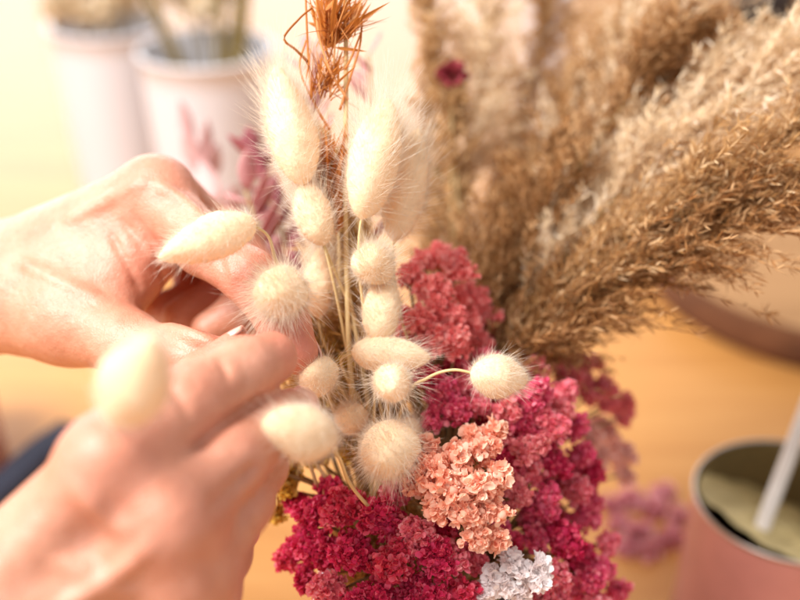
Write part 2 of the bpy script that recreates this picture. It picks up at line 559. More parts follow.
# ------------------------------------------------------------------ reed plumes
def reed_plume(label, pts, material, spread, nbr, blen, spk, group='reed plumes in the bouquet', droop=0.25, start=0.32, stem_r=0.0016, sw=0.00068, sl=0.0052, in_vase=True, stem_mat=None):
    """pts from the stem foot to the tip"""
    pts = [np.asarray(p) for p in pts]
    rt = root('reed_plume', label, 'dried reed', pts[0], group)
    c = spline(pts, 60)
    b = MB()
    tube(b, c, stem_r, stem_r * 0.3, n=60, sides=6)
    b.build('stem', stem_mat or M['brown_stem'], rt)
    seglen = np.concatenate([[0], np.cumsum(np.linalg.norm(np.diff(c, axis=0), axis=1))])
    tot = seglen[-1]
    b = MB()
    u = start + (1 - start) * rng.uniform(0, 1, nbr) ** 0.95
    s = u * tot
    o = np.stack([np.interp(s, seglen, c[:, k]) for k in range(3)], -1)
    tg = nrm(np.gradient(c, axis=0))
    t = nrm(np.stack([np.interp(s, seglen, tg[:, k]) for k in range(3)], -1))
    ng = max(12, nbr // 8)
    gu = start + (1 - start) * rng.uniform(0, 1, ng)
    gi = rng.integers(0, ng, nbr)
    u = np.clip(gu[gi] + 0.012 * rng.normal(size=nbr), start, 0.999)
    s = u * tot
    o = np.stack([np.interp(s, seglen, c[:, k]) for k in range(3)], -1)
    t = nrm(np.stack([np.interp(s, seglen, tg[:, k]) for k in range(3)], -1))
    gref = rng.normal(size=(ng, 3))
    d_, x, y = frames(t, gref[gi] + 0.25 * rng.normal(size=(nbr, 3)))
    gs = rng.uniform(0.35, 1.5, ng)
    gl = rng.uniform(0.6, 1.3, ng)
    v = (u - start) / (1 - start)
    env = np.clip(np.sin(np.pi * np.clip(0.12 + v * 0.86, 0, 1)) ** 0.6, 0.25, 1)
    bd = nrm(t * 0.9 + x * spread * (gs[gi] * rng.uniform(0.8, 1.2, nbr))[:, None] + 0.10 * rng.normal(size=(nbr, 3)))
    spk = int(spk * 2.1)
    BL = blen * env * gl[gi] * rng.uniform(0.65, 1.2, nbr)
    grav = A(0, 0, -1) * droop
    nseg = 6
    w = np.linspace(0, 1, nseg)
    path = o[:, None] + (bd * BL[:, None])[:, None] * w[None, :, None] + (grav[None] * BL[:, None])[:, None] * (w ** 2)[None, :, None]
    # fine branchlets
    hairs(b, o, bd, BL, np.full(nbr, 0.00022), grav[None] * BL[:, None], seg=4)
    # spikelets along each branchlet
    wi = rng.uniform(0.12, 1.0, (nbr, spk))
    so = o[:, None] + (bd * BL[:, None])[:, None] * wi[..., None] + (grav[None] * BL[:, None])[:, None] * (wi ** 2)[..., None]
    sd = bd[:, None] + 2 * wi[..., None] * grav[None, None] + 0.55 * rng.normal(size=(nbr, spk, 3)) + 0.2 * t[:, None]
    so, sd = so.reshape(-1, 3), nrm(sd.reshape(-1, 3))
    n = len(so)
    scatter(b, SPIKE, so, sd, rng.uniform(0.6, 1.3, n) * sl, rng.uniform(0.7, 1.35, n) * sw)
    # silky hairs round the spikelets
    k = n // 2
    pick = rng.integers(0, n, k)
    hairs(b, so[pick], nrm(sd[pick] + 0.5 * rng.normal(size=(k, 3))), rng.uniform(0.004, 0.009, k), np.full(k, 0.000045), None, seg=2)
    b.build('plume', material, rt)
    return rt


def reed(label, px_pts, *a, **k):
    nk = neck_pt()
    p = [A(NECK[0] + (NECK[0] - nk[0]) * 0.6, NECK[1] + (NECK[1] - nk[1]) * 0.6, 0.012), nk] + [P(*q) for q in px_pts]
    return reed_plume(label, p, *a, **k)


reed('lowest brown reed plume sweeping right above the table, dark underside', [(470, 400, .46), (580, 300, .455), (700, 235, .44), (850, 160, .42)], M['reed_brown'], 0.50, 420, 0.052, 18, start=0.52, droop=0.15)
reed('brown reed plume just above the lowest one with spiky pale tips', [(475, 390, .465), (590, 265, .458), (710, 190, .446), (850, 100, .43)], M['reed_gold'], 0.50, 380, 0.050, 16, start=0.55, droop=0.15)
reed('pale beige reed plume reaching to the upper right corner', [(480, 380, .49), (600, 200, .50), (700, 100, .495), (840, 15, .48)], M['reed_pale'], 0.5, 420, 0.062, 18, start=0.55, droop=0.2)
reed('pale silky reed plume in front of the upper right corner with glossy white tips', [(480, 380, .48), (595, 220, .482), (715, 115, .474), (870, 25, .458)], M['reed_pale'], 0.5, 380, 0.052, 17, start=0.58, droop=0.2)
reed('brown reed plume rising steeply in the middle of the fan', [(470, 370, .48), (535, 235, .49), (605, 130, .50), (705, 10, .50)], M['reed_brown'], 0.5, 400, 0.060, 18, start=0.45, droop=0.2)
reed('golden reed plume rising behind the pale ones near the dark jar', [(475, 370, .50), (560, 200, .53), (630, 80, .54), (700, -50, .55)], M['reed_pale'], 0.5, 400, 0.066, 18, start=0.48, droop=0.2)
reed('pale drooping reed plume standing nearly upright behind the plump bunny tails', [(450, 360, .50), (462, 200, .54), (478, 80, .56), (490, -60, .57)], M['reed_pale'], 0.42, 300, 0.055, 15, start=0.52, droop=0.45)
reed('pale reed plume with long hanging tips between upright and steep plumes', [(460, 360, .52), (498, 210, .56), (530, 80, .59), (570, -70, .60)], M['reed_gold'], 0.42, 320, 0.058, 15, start=0.5, droop=0.45)
reed('short brown reed plume filling the heart of the fan above the coral flowers', [(455, 380, .47), (490, 290, .49), (520, 220, .50), (560, 140, .50)], M['reed_brown'], 0.55, 380, 0.045, 17, start=0.42, droop=0.2)
reed('short dusky reed plume close behind the round bunny tails', [(440, 370, .48), (450, 280, .50), (458, 200, .51), (450, 90, .52)], M['reed_gold'], 0.5, 300, 0.042, 15, start=0.42, droop=0.25)
reed('golden reed plume filling the upper middle between the upright and steep plumes', [(465, 370, .51), (510, 240, .55), (565, 120, .58), (650, -20, .60)], M['reed_gold'], 0.6, 420, 0.064, 18, start=0.42, droop=0.3)
reed('broad tan reed plume crossing the middle of the fan under the pale ones', [(475, 380, .49), (560, 250, .51), (640, 160, .52), (760, 40, .53)], M['reed_gold'], 0.6, 420, 0.060, 18, start=0.45, droop=0.2)
reed('tan reed plume just right of the half hidden bunny tail', [(445, 370, .49), (438, 230, .52), (432, 110, .54), (425, -40, .56)], M['reed_gold'], 0.5, 320, 0.042, 16, start=0.46, droop=0.4)
reed('dark brown reed plume low behind the rose flowers', [(470, 410, .48), (540, 330, .49), (600, 280, .49), (680, 235, .48)], M['reed_brown'], 0.5, 330, 0.042, 17, start=0.42, droop=0.12)


# ------------------------------------------------------------------ clustered small flowers
def flower_head(b, c, r, up, fl=0.0042, dens=1.0):
    """a tight cushion of five petalled florets"""
    # a few smaller cushions pressed together make one uneven head
    subs = [(c, r * 0.62)]
    for _ in range(7):
        v = nrm(rng.normal(size=3) + 0.5 * up)
        subs.append((c + v * r * rng.uniform(0.45, 0.78), r * rng.uniform(0.28, 0.46)))
    O_, D_ = [], []
    for cc, rr in subs:
        n = int(max(6, 1.05 * dens * 4 * math.pi * rr * rr / (fl * fl * 0.5)))
        d = nrm(rng.normal(size=(n * 2, 3)))
        d = d[(d @ up) > -0.45][:n]
        O_.append(cc + d * rr * (0.88 + 0.14 * rng.normal(size=(len(d), 1))))
        D_.append(d)
        # the packed buds under the open florets
        la = np.linspace(0.05, math.pi - 0.05, 7)
        lo_ = np.arange(9) * 2 * math.pi / 9
        S = np.stack([np.sin(la)[:, None] * np.cos(lo_), np.sin(la)[:, None] * np.sin(lo_), np.repeat(np.cos(la)[:, None], 9, 1)], -1)
        ix = np.arange(63).reshape(7, 9)
        qq = np.stack([ix[:-1], ix[1:], np.roll(ix[1:], -1, 1), np.roll(ix[:-1], -1, 1)], -1).reshape(-1, 4)
        b.add(cc + S.reshape(-1, 3) * rr * 0.78 * (1 + 0.10 * rng.normal(size=(63, 1))), None, qq)
    o, d = np.concatenate(O_), np.concatenate(D_)
    n = len(d)
    nd = nrm(d + 0.3 * up + 0.6 * rng.normal(size=(n, 3)))
    nd, x, y = frames(nd)
    k = 5
    a = (np.arange(k) * 2 * math.pi / k)[None] + rng.uniform(0, 6.28, n)[:, None]
    op = rng.uniform(0.35, 1.1, n)[:, None, None]            # how far the floret has opened
    pd = (np.cos(a)[..., None] * x[:, None] + np.sin(a)[..., None] * y[:, None]) * op + nd[:, None] * 0.75
    sz = fl * rng.uniform(0.36, 0.85, n)
    L = np.repeat(sz[:, None], k, 1) * rng.uniform(0.45, 1.3, (n, k))
    pd = pd + 0.25 * rng.normal(size=pd.shape)
    O = np.repeat(o[:, None], k, 1)
    ref = np.cross(nd[:, None], pd)
    ref = np.cross(pd, np.cross(pd, nd[:, None]))
    scatter(b, PETAL, O.reshape(-1, 3), pd.reshape(-1, 3), L.ravel(), L.ravel() * rng.uniform(0.6, 1.0, n * k), np.repeat(nd[:, None], k, 1).reshape(-1, 3) + 0.05)


def spray(name, label, cat, heads, material, fl=0.0028, dens=0.9, free=False, stem_m='brown_stem', group=None):
    hs = [(P(px, py, d), r * d / FPX) for px, py, d, r in heads]
    cen = np.mean([h[0] for h in hs], 0)
    rt = root(name, label, cat, cen, group)
    b = MB()
    hub = NECK + (cen - NECK) * 0.45
    nk = neck_pt()
    tube(b, [A(2 * NECK[0] - nk[0], 2 * NECK[1] - nk[1], 0.012), nk, hub], 0.0013, 0.0011, n=14)
    for c, r in hs:
        tube(b, [hub, hub + (c - hub) * 0.5 + A(0, 0, 0.004), c], 0.0009, 0.0006, n=10, sides=5)
    b.build('stem', M[stem_m], rt)
    for hk, (c, r) in enumerate(hs):
        up = nrm(nrm(c - hub) + A(0, -0.35, 0.35))
        b = MB()
        flower_head(b, c, r, up, fl, dens)
        b.build('flower_head', material[hk % len(material)] if isinstance(material, list) else material, rt)
    return rt


spray('coral_statice', 'coral pink flower spray behind the round bunny tails under the reeds', 'dried flower',
      [(430, 292, .435, 21), (455, 270, .445, 20), (414, 318, .425, 20), (446, 318, .435, 23), (470, 298, .455, 18), (430, 342, .425, 20), (408, 275, .435, 15), (456, 346, .43, 19), (440, 256, .455, 14), (468, 325, .45, 15), (400, 345, .43, 16), (425, 262, .45, 12), (485, 318, .46, 14), (480, 345, .455, 15)], M['coral'])
spray('magenta_statice', 'magenta flower spray between the sideways bunny tail and the peach flowers', 'dried flower',
      [(440, 396, .425, 20), (466, 384, .435, 20), (424, 378, .425, 16), (458, 412, .42, 16), (478, 408, .43, 16), (450, 372, .44, 16), (434, 420, .42, 14), (486, 362, .445, 15), (500, 395, .44, 17), (488, 384, .45, 15), (520, 400, .45, 16), (490, 420, .44, 15)], [M['magenta'], M['hotpink'], M['cherry']])
spray('peach_statice', 'pale peach flower spray in sharp focus below the lone bunny tail', 'dried flower',
      [(432, 470, .392, 17), (456, 458, .397, 19), (480, 452, .402, 18), (492, 434, .41, 14), (450, 488, .388, 20), (476, 484, .39, 20), (497, 478, .398, 15), (466, 512, .388, 19), (490, 512, .392, 18), (440, 506, .39, 16), (418, 486, .395, 13), (478, 536, .39, 15), (496, 540, .394, 12), (428, 452, .40, 13), (470, 436, .408, 13)], M['peach'], fl=0.0038)
spray('crimson_statice', 'deep crimson flower mass at the bottom under the large round bunny tail', 'dried flower',
      [(312, 520, .415, 22), (345, 508, .408, 24), (380, 518, .40, 25), (414, 536, .397, 24), (322, 555, .412, 25), (356, 553, .40, 27), (394, 566, .393, 27), (435, 560, .395, 22), (335, 593, .405, 26), (374, 600, .395, 28), (418, 602, .395, 28), (458, 592, .40, 22), (298, 545, .42, 15), (452, 556, .40, 17), (352, 632, .40, 28), (400, 640, .395, 28), (440, 630, .40, 24), (330, 490, .42, 15), (395, 492, .41, 18), (306, 580, .415, 15), (300, 505, .425, 15), (290, 560, .425, 14), (440, 530, .41, 18), (470, 560, .41, 16)], [M['crimson'], M['cherry'], M['crimson'], M['hotpink'], M['crimson']])
spray('cerise_statice', 'bright magenta flower spray forming the right side of the bouquet', 'dried flower',
      [(534, 398, .43, 19), (548, 428, .43, 20), (520, 428, .43, 20), (552, 464, .44, 20), (527, 474, .43, 19), (576, 458, .45, 17), (572, 490, .45, 19), (545, 506, .43, 20), (562, 540, .43, 23), (548, 575, .42, 24), (586, 578, .44, 22), (556, 610, .42, 24), (600, 568, .45, 14), (508, 462, .425, 16), (592, 605, .44, 20), (536, 540, .43, 16), (520, 620, .42, 20), (570, 430, .45, 17), (590, 472, .46, 15), (560, 395, .447, 17), (582, 520, .455, 18), (604, 545, .46, 14), (530, 522, .435, 17), (575, 560, .445, 20), (530, 602, .42, 18), (612, 590, .46, 14), (506, 500, .43, 14), (500, 530, .425, 12), (514, 545, .43, 13), (535, 450, .465, 25), (560, 482, .467, 25), (550, 530, .467, 25), (574, 560, .467, 22), (532, 410, .467, 23), (540, 588, .45, 25), (585, 500, .47, 16)], [M['magenta'], M['hotpink'], M['magenta'], M['crimson'], M['hotpink']])
spray('rose_statice', 'rosy coral flower spray right of the peach one near the lone bunny tail', 'dried flower',
      [(508, 412, .425, 16), (500, 438, .425, 17), (524, 450, .42, 14), (520, 498, .42, 14), (508, 488, .42, 14), (540, 446, .42, 12), (560, 412, .44, 14), (530, 372, .45, 16), (512, 385, .45, 14)], M['rose'])
spray('dusky_statice', 'blurred rose pink flower spray leaning out to the right under the brown reeds', 'dried flower',
      [(556, 362, .495, 17), (578, 374, .50, 17), (600, 388, .505, 17), (618, 402, .51, 14), (590, 362, .51, 12), (622, 416, .515, 12), (566, 386, .49, 14), (542, 352, .49, 14), (520, 345, .48, 15), (512, 326, .475, 13), (496, 338, .47, 13), (604, 404, .505, 13), (584, 392, .50, 14)], M['rose'])
spray('blush_statice', 'pale blush blurred flower spray at the right edge of the bouquet', 'dried flower',
      [(604, 430, .52, 15), (616, 452, .525, 17), (598, 462, .51, 15), (622, 474, .53, 12), (590, 440, .50, 14)], M['palepink'])
spray('white_statice', 'small white flower spray at the bottom between crimson and magenta flowers', 'dried flower',
      [(508, 562, .402, 9), (522, 574, .402, 11), (502, 584, .402, 11), (538, 582, .402, 8), (518, 596, .402, 11), (490, 574, .402, 8), (484, 596, .402, 9), (540, 566, .402, 6)], M['whitefl'], fl=0.0042, dens=1.3)
spray('yellow_statice', 'yellow green flower spray beside the fingers of the nearer hand', 'dried flower',
      [(276, 470, .42, 11), (286, 490, .425, 12), (268, 500, .43, 11), (296, 474, .43, 10), (280, 512, .435, 10), (342, 372, .43, 12), (332, 345, .435, 12), (350, 452, .425, 12), (330, 400, .43, 12), (318, 460, .43, 10)], M['yellow'], fl=0.004)


# ------------------------------------------------------------------ mauve leaf sprays
def leaf_spray(label, px_pts, material, n, L, W, start=0.4, spread=1.0, cat='dried leaves'):
    nk = neck_pt()
    pts = [A(2 * NECK[0] - nk[0], 2 * NECK[1] - nk[1], 0.012), nk] + [P(*q) for q in px_pts]
    rt = root('leaf_spray', label, cat, pts[2], 'mauve leaf sprays in the bouquet')
    c = spline(pts, 40)
    b = MB()
    tube(b, c, 0.0013, 0.0006, n=40)
    b.build('stem', M['brown_stem'], rt)
    i = np.linspace(start * 39, 39, n).astype(int)
    tg = nrm(np.gradient(c, axis=0))[i]
    d_, x, y = frames(tg)
    dd = nrm(tg * 0.9 + x * spread * rng.uniform(0.5, 1.0, (n, 1)))
    for k in range(n):
        b = MB()
        scatter(b, LEAF, c[i][k:k + 1], dd[k:k + 1], A(L * rng.uniform(0.75, 1.2)), A(W * rng.uniform(0.8, 1.2)), tg[k:k + 1])
        lf = b.build('leaf', material, rt)
        sm = lf.modifiers.new('thick', 'SOLIDIFY')
        sm.thickness = 0.0004
    return rt


leaf_spray('blurred dusty mauve leaf spray above the farther hand in front of the white vase', [(300, 400, .46), (250, 270, .55), (216, 200, .61), (190, 150, .63)], M['dusty'], 26, 0.028, 0.0115, 0.50, 0.8)
leaf_spray('plum purple leaf spray just left of the tall bunny tail', [(320, 380, .45), (288, 250, .50), (268, 190, .53), (256, 150, .54)], M['plum'], 34, 0.016, 0.0065, 0.45, 0.9)
leaf_spray('mauve leaf spray behind the orange bracts', [(340, 380, .45), (325, 200, .49), (315, 110, .50), (305, 50, .505)], M['mauve'], 18, 0.015, 0.006, 0.45, 0.8)
leaf_spray('purple mauve leaf spray between the orange stem and the plump bunny tail', [(360, 380, .45), (370, 200, .49), (372, 110, .50), (368, 55, .505)], M['mauve'], 18, 0.015, 0.006, 0.5, 0.8)
leaf_spray('low mauve leaf spray showing behind the farther hand and small bunny tails', [(320, 420, .45), (285, 310, .47), (262, 240, .485), (245, 190, .50)], M['mauve'], 20, 0.022, 0.009, 0.4, 0.9)


# ------------------------------------------------------------------ orange bracts
def orange_flower():
    top = P(344, -30, .405)
    rt = root('orange_bract_flower', 'bright orange spiky dried flower with wiry strands between two bunny tails', 'dried flower', P(345, 200, .41))
    b = MB()
    nk = neck_pt()
    stem = [A(NECK[0], NECK[1], 0.012), nk, P(356, 420, .415), P(346, 240, .412), P(346, 60, .408), top]
    tube(b, stem, 0.0012, 0.0009, n=40)
    b.build('stem', M['tail_stem'], rt)

    def tuft(c, axis, n, L, W, sp):
        b = MB()
        ax = nrm(axis)
        d = nrm(ax + sp * rng.normal(size=(n, 3)))
        o = c + 0.002 * rng.normal(size=(n, 3))
        le = rng.uniform(0.5, 1.15, n) * L
        scatter(b, leaf_shape(5, 0.5, 0.9, power=0.6), o, d, le, rng.uniform(0.7, 1.2, n) * W)
        k = n
        hairs(b, c + 0.002 * rng.normal(size=(k, 3)), nrm(ax + sp * 1.2 * rng.normal(size=(k, 3))), rng.uniform(0.6, 1.3, k) * L, np.full(k, 0.00028), rng.normal(size=(k, 3)) * 0.004, seg=5)
        b.build('bracts', M['orange'], rt)

    u = UP * 1.0
    tuft(P(330, 42, .405), u + RX * 0.25, 42, 0.017, 0.0014, 0.42)
    tuft(P(326, 22, .405), u + RX * 0.10, 28, 0.015, 0.0014, 0.5)
    tuft(P(345, 30, .404), u + RX * 0.7, 20, 0.016, 0.0016, 0.3)
    tuft(P(322, 92, .407), u + RX * 0.35, 24, 0.014, 0.0010, 0.45)
    tuft(P(330, 75, .407), u + RX * 0.2, 16, 0.013, 0.0010, 0.5)
    tuft(P(324, 190, .412), u, 40, 0.022, 0.0026, 0.22)
    tuft(P(330, 225, .412), u, 30, 0.022, 0.0026, 0.25)
    b = MB()
    for pl in ([(312, 100, .405), (308, 50, .404), (305, -20, .404)], [(308, 62, .404), (296, 50, .402), (284, 38, .40), (300, 18, .40), (312, 8, .402)],
               [(345, 70, .406), (352, 56, .405), (362, 30, .404)], [(348, 100, .407), (330, 70, .404), (318, 30, .402), (316, -10, .402)],
               [(330, 130, .408), (318, 110, .406), (300, 70, .405), (306, 40, .404)], [(340, 110, .408), (352, 72, .406), (360, 45, .405), (362, 20, .405)]):
        tube(b, [P(*q) for q in pl], 0.00055, 0.00035, n=18, sides=5)
    b.build('strands', M['orange'], rt)


orange_flower()


reed('golden grass plume filling the gap behind the round bunny tails', [(380, 430, .435), (345, 320, .44), (330, 230, .45), (322, 150, .455)], M['gold_grass'], 0.45, 420, 0.030, 14, group='golden grass among the bunny tails', start=0.40, droop=0.0, stem_r=0.0008)
reed('golden grass plume low between the round bunny tails and the fingers', [(370, 480, .43), (335, 420, .432), (312, 360, .435), (300, 300, .44)], M['gold_grass'], 0.5, 380, 0.028, 14, group='golden grass among the bunny tails', start=0.45, droop=0.0, stem_r=0.0008)
reed('golden grass plume standing right of the oval bunny tail', [(385, 450, .44), (365, 340, .445), (352, 270, .45), (356, 215, .455)], M['gold_grass'], 0.4, 340, 0.024, 14, group='golden grass among the bunny tails', start=0.45, droop=0.0, stem_r=0.0008)


# golden dry blades standing among the tails
def grass_blades():
    rt = root('dry_grass', 'golden dry grass blades standing between the bunny tail stems', 'dried grass', NECK + A(0, 0, 0.06))
    for px, py, d in [(335, 205, .43), (345, 175, .44), (322, 235, .425), (352, 225, .43), (340, 260, .42), (328, 290, .415), (360, 300, .425), (312, 330, .42), (345, 320, .42), (300, 440, .42), (330, 420, .41), (372, 420, .42), (352, 250, .435)]:
        t = P(px + 4 * rng.normal(), py, d)
        nk = neck_pt()
        b = MB()
        pts = spline([A(2 * NECK[0] - nk[0], 2 * NECK[1] - nk[1], 0.012), nk, nk * 0.5 + t * 0.5 + 0.003 * rng.normal(size=3), t], 14)
        w = 0.0016 * np.sin(np.pi * np.linspace(0.25, 0.98, 14)) + 0.0002
        side = nrm(np.cross(np.gradient(pts, axis=0), FW + 0.4 * rng.normal(size=3)))
        th = nrm(np.cross(np.gradient(pts, axis=0), side)) * 0.0002
        V = np.stack([pts - side * w[:, None] + th, pts + side * w[:, None] + th, pts + side * w[:, None] - th, pts - side * w[:, None] - th], 1)
        idx = np.arange(14 * 4).reshape(14, 4)
        q = np.stack([idx[:-1], np.roll(idx[:-1], -1, 1), np.roll(idx[1:], -1, 1), idx[1:]], -1).reshape(-1, 4)
        b.add(V.reshape(-1, 3), None, np.vstack([q, [[0, 1, 2, 3]], [[55, 54, 53, 52]]]))
        b.build('blade', M['tail_stem'], rt)


grass_blades()


# dark red bud among the reeds
def red_bud():
    c = P(452, 76, .52)
    rt = root('dried_bud', 'small dark red dried bud blurred among the upright reeds', 'dried flower', c)
    b = MB()
    nk = neck_pt()
    tube(b, [A(NECK[0], NECK[1], 0.012), nk, P(448, 300, .50), c], 0.0011, 0.0008, n=24)
    b.build('stem', M['brown_stem'], rt)
    b = MB()
    n = 46
    d = nrm(rng.normal(size=(n, 3)))
    scatter(b, PETAL, c + d * 0.001, nrm(d + UP * 0.6), rng.uniform(0.005, 0.0075, n), rng.uniform(0.004, 0.007, n))
    b.build('petals', plant_mat('dark_red_bud', [(0.2, (0.16, 0.012, 0.02)), (0.8, (0.34, 0.05, 0.06))], 0.7, 0.1), rt)


red_bud()


# ------------------------------------------------------------------ hands: one continuous skin from a distance field
def round_cone(X, a, b, r1, r2):
    ba = b - a
    l2 = ba @ ba
    rr = r1 - r2
    a2 = l2 - rr * rr
    il2 = 1.0 / l2
    pa = X - a
    y = pa @ ba
    z = y - l2
    xx = pa * l2 - y[..., None] * ba
    x2 = np.einsum('...i,...i->...', xx, xx)
    y2 = y * y * l2
    z2 = z * z * l2
    k = np.sign(rr) * rr * rr * x2
    out = (np.sqrt(x2 * a2 * il2) + y * rr) * il2 - r1
    m1 = np.sign(z) * a2 * z2 > k
    m2 = (~m1) & (np.sign(y) * a2 * y2 < k)
    o1 = np.sqrt(x2 + z2) * il2 - r2
    o2 = np.sqrt(x2 + y2) * il2 - r1
    return np.where(m1, o1, np.where(m2, o2, out))


def smin(a, b, k):
    h = np.maximum(k - np.abs(a - b), 0) / k
    return np.minimum(a, b) - h * h * k * 0.25


class Field:
    def __init__(s, lo, hi, h):
        s.lo, s.h = lo, h
        s.n = np.ceil((hi - lo) / h).astype(int) + 1

    def empty(s):
        return np.full(tuple(s.n), 0.05, dtype=np.float32)

    def prim(s, F, a, b, r1, r2, k, margin=0.014):
        lo = np.minimum(a - r1, b - r2) - margin
        hi = np.maximum(a + r1, b + r2) + margin
        i0 = np.clip(np.floor((lo - s.lo) / s.h).astype(int), 0, s.n - 1)
        i1 = np.clip(np.ceil((hi - s.lo) / s.h).astype(int) + 1, 1, s.n)
        g = [s.lo[q] + s.h * np.arange(i0[q], i1[q]) for q in range(3)]
        X = np.stack(np.meshgrid(*g, indexing='ij'), -1)
        D = round_cone(X, a, b, r1, r2)
        sl = tuple(slice(i0[q], i1[q]) for q in range(3))
        F[sl] = smin(F[sl], D, k).astype(np.float32)


def surface_net(F, lo, h):
    s = F < 0
    c = np.zeros(tuple(np.array(F.shape) - 1), dtype=np.int8)
    offs = [(i, j, k) for i in (0, 1) for j in (0, 1) for k in (0, 1)]
    sh = c.shape
    sub = lambda G, o: G[o[0]:o[0] + sh[0], o[1]:o[1] + sh[1], o[2]:o[2] + sh[2]]
    for o in offs:
        c += sub(s, o)
    act = (c > 0) & (c < 8)
    ids = np.full(sh, -1, dtype=np.int64)
    cells = np.argwhere(act)
    ids[act] = np.arange(len(cells))
    acc = np.zeros((len(cells), 3))
    cnt = np.zeros(len(cells))
    vals = {o: F[cells[:, 0] + o[0], cells[:, 1] + o[1], cells[:, 2] + o[2]].astype(np.float64) for o in offs}
    for o in offs:
        for ax in range(3):
            if o[ax] == 0:
                o2 = list(o)
                o2[ax] = 1
                o2 = tuple(o2)
                a, b = vals[o], vals[o2]
                m = (a < 0) != (b < 0)
                t = np.where(m, a / np.where(m, a - b, 1), 0)
                p = np.array(o, dtype=np.float64)[None] + t[:, None] * (np.array(o2) - np.array(o))[None]
                acc[m] += p[m]
                cnt[m] += 1
    V = lo + h * (cells + acc / cnt[:, None])
    quads = []
    for ax in range(3):
        u, w = [(1, 2), (2, 0), (0, 1)][ax]
        sl0 = [slice(None)] * 3
        sl1 = [slice(None)] * 3
        sl0[ax] = slice(0, -1)
        sl1[ax] = slice(1, None)
        e = s[tuple(sl0)] != s[tuple(sl1)]
        pts = np.argwhere(e)
        ok = (pts[:, u] > 0) & (pts[:, w] > 0) & (pts[:, u] < sh[u]) & (pts[:, w] < sh[w])
        pts = pts[ok]
        inside = s[tuple(pts.T)]
        q = []
        for du, dw in ((1, 1), (0, 1), (0, 0), (1, 0)):
            p = pts.copy()
            p[:, u] -= du
            p[:, w] -= dw
            q.append(ids[tuple(p.T)])
        q = np.stack(q, -1)
        q[~inside] = q[~inside][:, ::-1]
        quads.append(q)
    return V, np.concatenate(quads)


def hand(label, palm, fingers, blush_pts, nails, webs, k_palm=0.010, k_join=0.006, res=0.0011, loc=None, lines=()):
    """palm: list of (a, b, r1, r2); fingers: list of joint lists [(p, r), ...]"""
    allp = [(p, r) for f in fingers for p, r in f] + [(a, r) for a, b, r, _ in palm] + [(b, r) for a, b, _, r in palm]
    lo = np.min([p - r for p, r in allp], 0) - 0.006
    hi = np.max([p + r for p, r in allp], 0) + 0.006
    fd = Field(lo, hi, res)
    FP = fd.empty()
    for a, b, r1, r2 in palm:
        fd.prim(FP, a, b, r1, r2, k_palm)
    FF = None
    for f in fingers:
        G = fd.empty()
        for (p0, r0), (p1, r1) in zip(f[:-1], f[1:]):
            fd.prim(G, p0, p1, r0, r1, 0.004)
        FF = G if FF is None else smin(FF, G, 0.0006)
    F = smin(FP, FF, k_join)
    for a, b, r1, r2, k in webs:
        fd.prim(F, a, b, r1, r2, k)
    # folds (inward) and tendons or veins (outward) follow the skin surface
    def on_skin(px, py):
        for d in np.arange(0.22, 0.52, 0.0006):
            q = P(px, py, d)
            i = np.round((q - lo) / res).astype(int)
            if np.all(i >= 0) and np.all(i < fd.n) and F[tuple(i)] < 0:
                return q
        return None
    F0 = F.copy()
    for pl, r, sign in lines:
        q = [on_skin(*p) for p in pl]
        if any(x is None for x in q):
            continue
        q = spline(np.array(q), 3 * len(q))
        if sign > 0:
            for a, b in zip(q[:-1], q[1:]):
                fd.prim(F, a + nrm(a - CAM) * r * 0.55, b + nrm(b - CAM) * r * 0.55, r, r, 0.004)
        else:
            G = -F
            for a, b in zip(q[:-1], q[1:]):
                fd.prim(G, a - nrm(a - CAM) * r * 0.45, b - nrm(b - CAM) * r * 0.45, r, r, 0.002)
            F = -G
    # a light blur of the field rounds the joints the way skin does
    for _ in range(1):
        for ax in range(3):
            F = (np.roll(F, 1, ax) + 2 * F + np.roll(F, -1, ax)) * np.float32(0.25)
    V, Q = surface_net(F, lo, res)
    b = MB()
    b.add(V, None, Q)
    o = b.build('hand', M['skin'], origin=np.asarray(loc))
    tag(o, label, 'hand')
    bl = np.zeros(len(V))
    for p, r, s in blush_pts:
        bl = np.maximum(bl, s * np.exp(-np.sum((V - p) ** 2, 1) / (r * r)))
    at = o.data.attributes.new('blush', 'FLOAT', 'POINT')
    at.data.foreach_set('value', bl.astype(np.float32))
    for tipc, axis, dorsal, r in nails:
        ax = nrm(axis)
        dn = nrm(dorsal - ax * (dorsal @ ax))
        sd = np.cross(ax, dn)
        nu, nv = 11, 9
        top, bot = [], []
        for i in range(nu):
            for j in range(nv):
                u = i / (nu - 1) * 2 - 1
                v = j / (nv - 1) * 2 - 1
                hw = 0.80 * r * (1 - 0.22 * max(0, u) ** 4 - 0.25 * max(0, -u) ** 4)
                xx = v * hw
                zz = math.sqrt(max(1e-9, (1.02 * r) ** 2 - xx * xx))
                yy = u * r * 0.85 * math.sqrt(max(0.0, 1 - 0.25 * v * v)) + r * 0.25
                p = tipc + ax * yy + sd * xx + dn * (zz - 0.0006 * max(0, u) - r * 0.10 * u * u)
                top.append(p + dn * 0.00035)
                bot.append(p - dn * 0.0008)
        b = MB()
        n = nu * nv
        q = []
        for i in range(nu - 1):
            for j in range(nv - 1):
                a = i * nv + j
                q.append([a, a + 1, a + nv + 1, a + nv])
                q.append([n + a, n + a + nv, n + a + nv + 1, n + a + 1])
        rim = [j for j in range(nv)] + [i * nv + nv - 1 for i in range(1, nu)] + [(nu - 1) * nv + j for j in range(nv - 2, -1, -1)] + [i * nv for i in range(nu - 2, 0, -1)]
        for i in range(len(rim)):
            a, c2 = rim[i], rim[(i + 1) % len(rim)]
            q.append([a, a + n, c2 + n, c2])
        b.add(np.array(top + bot), None, q)
        b.build('fingernail', M['nail'], o)
    return o


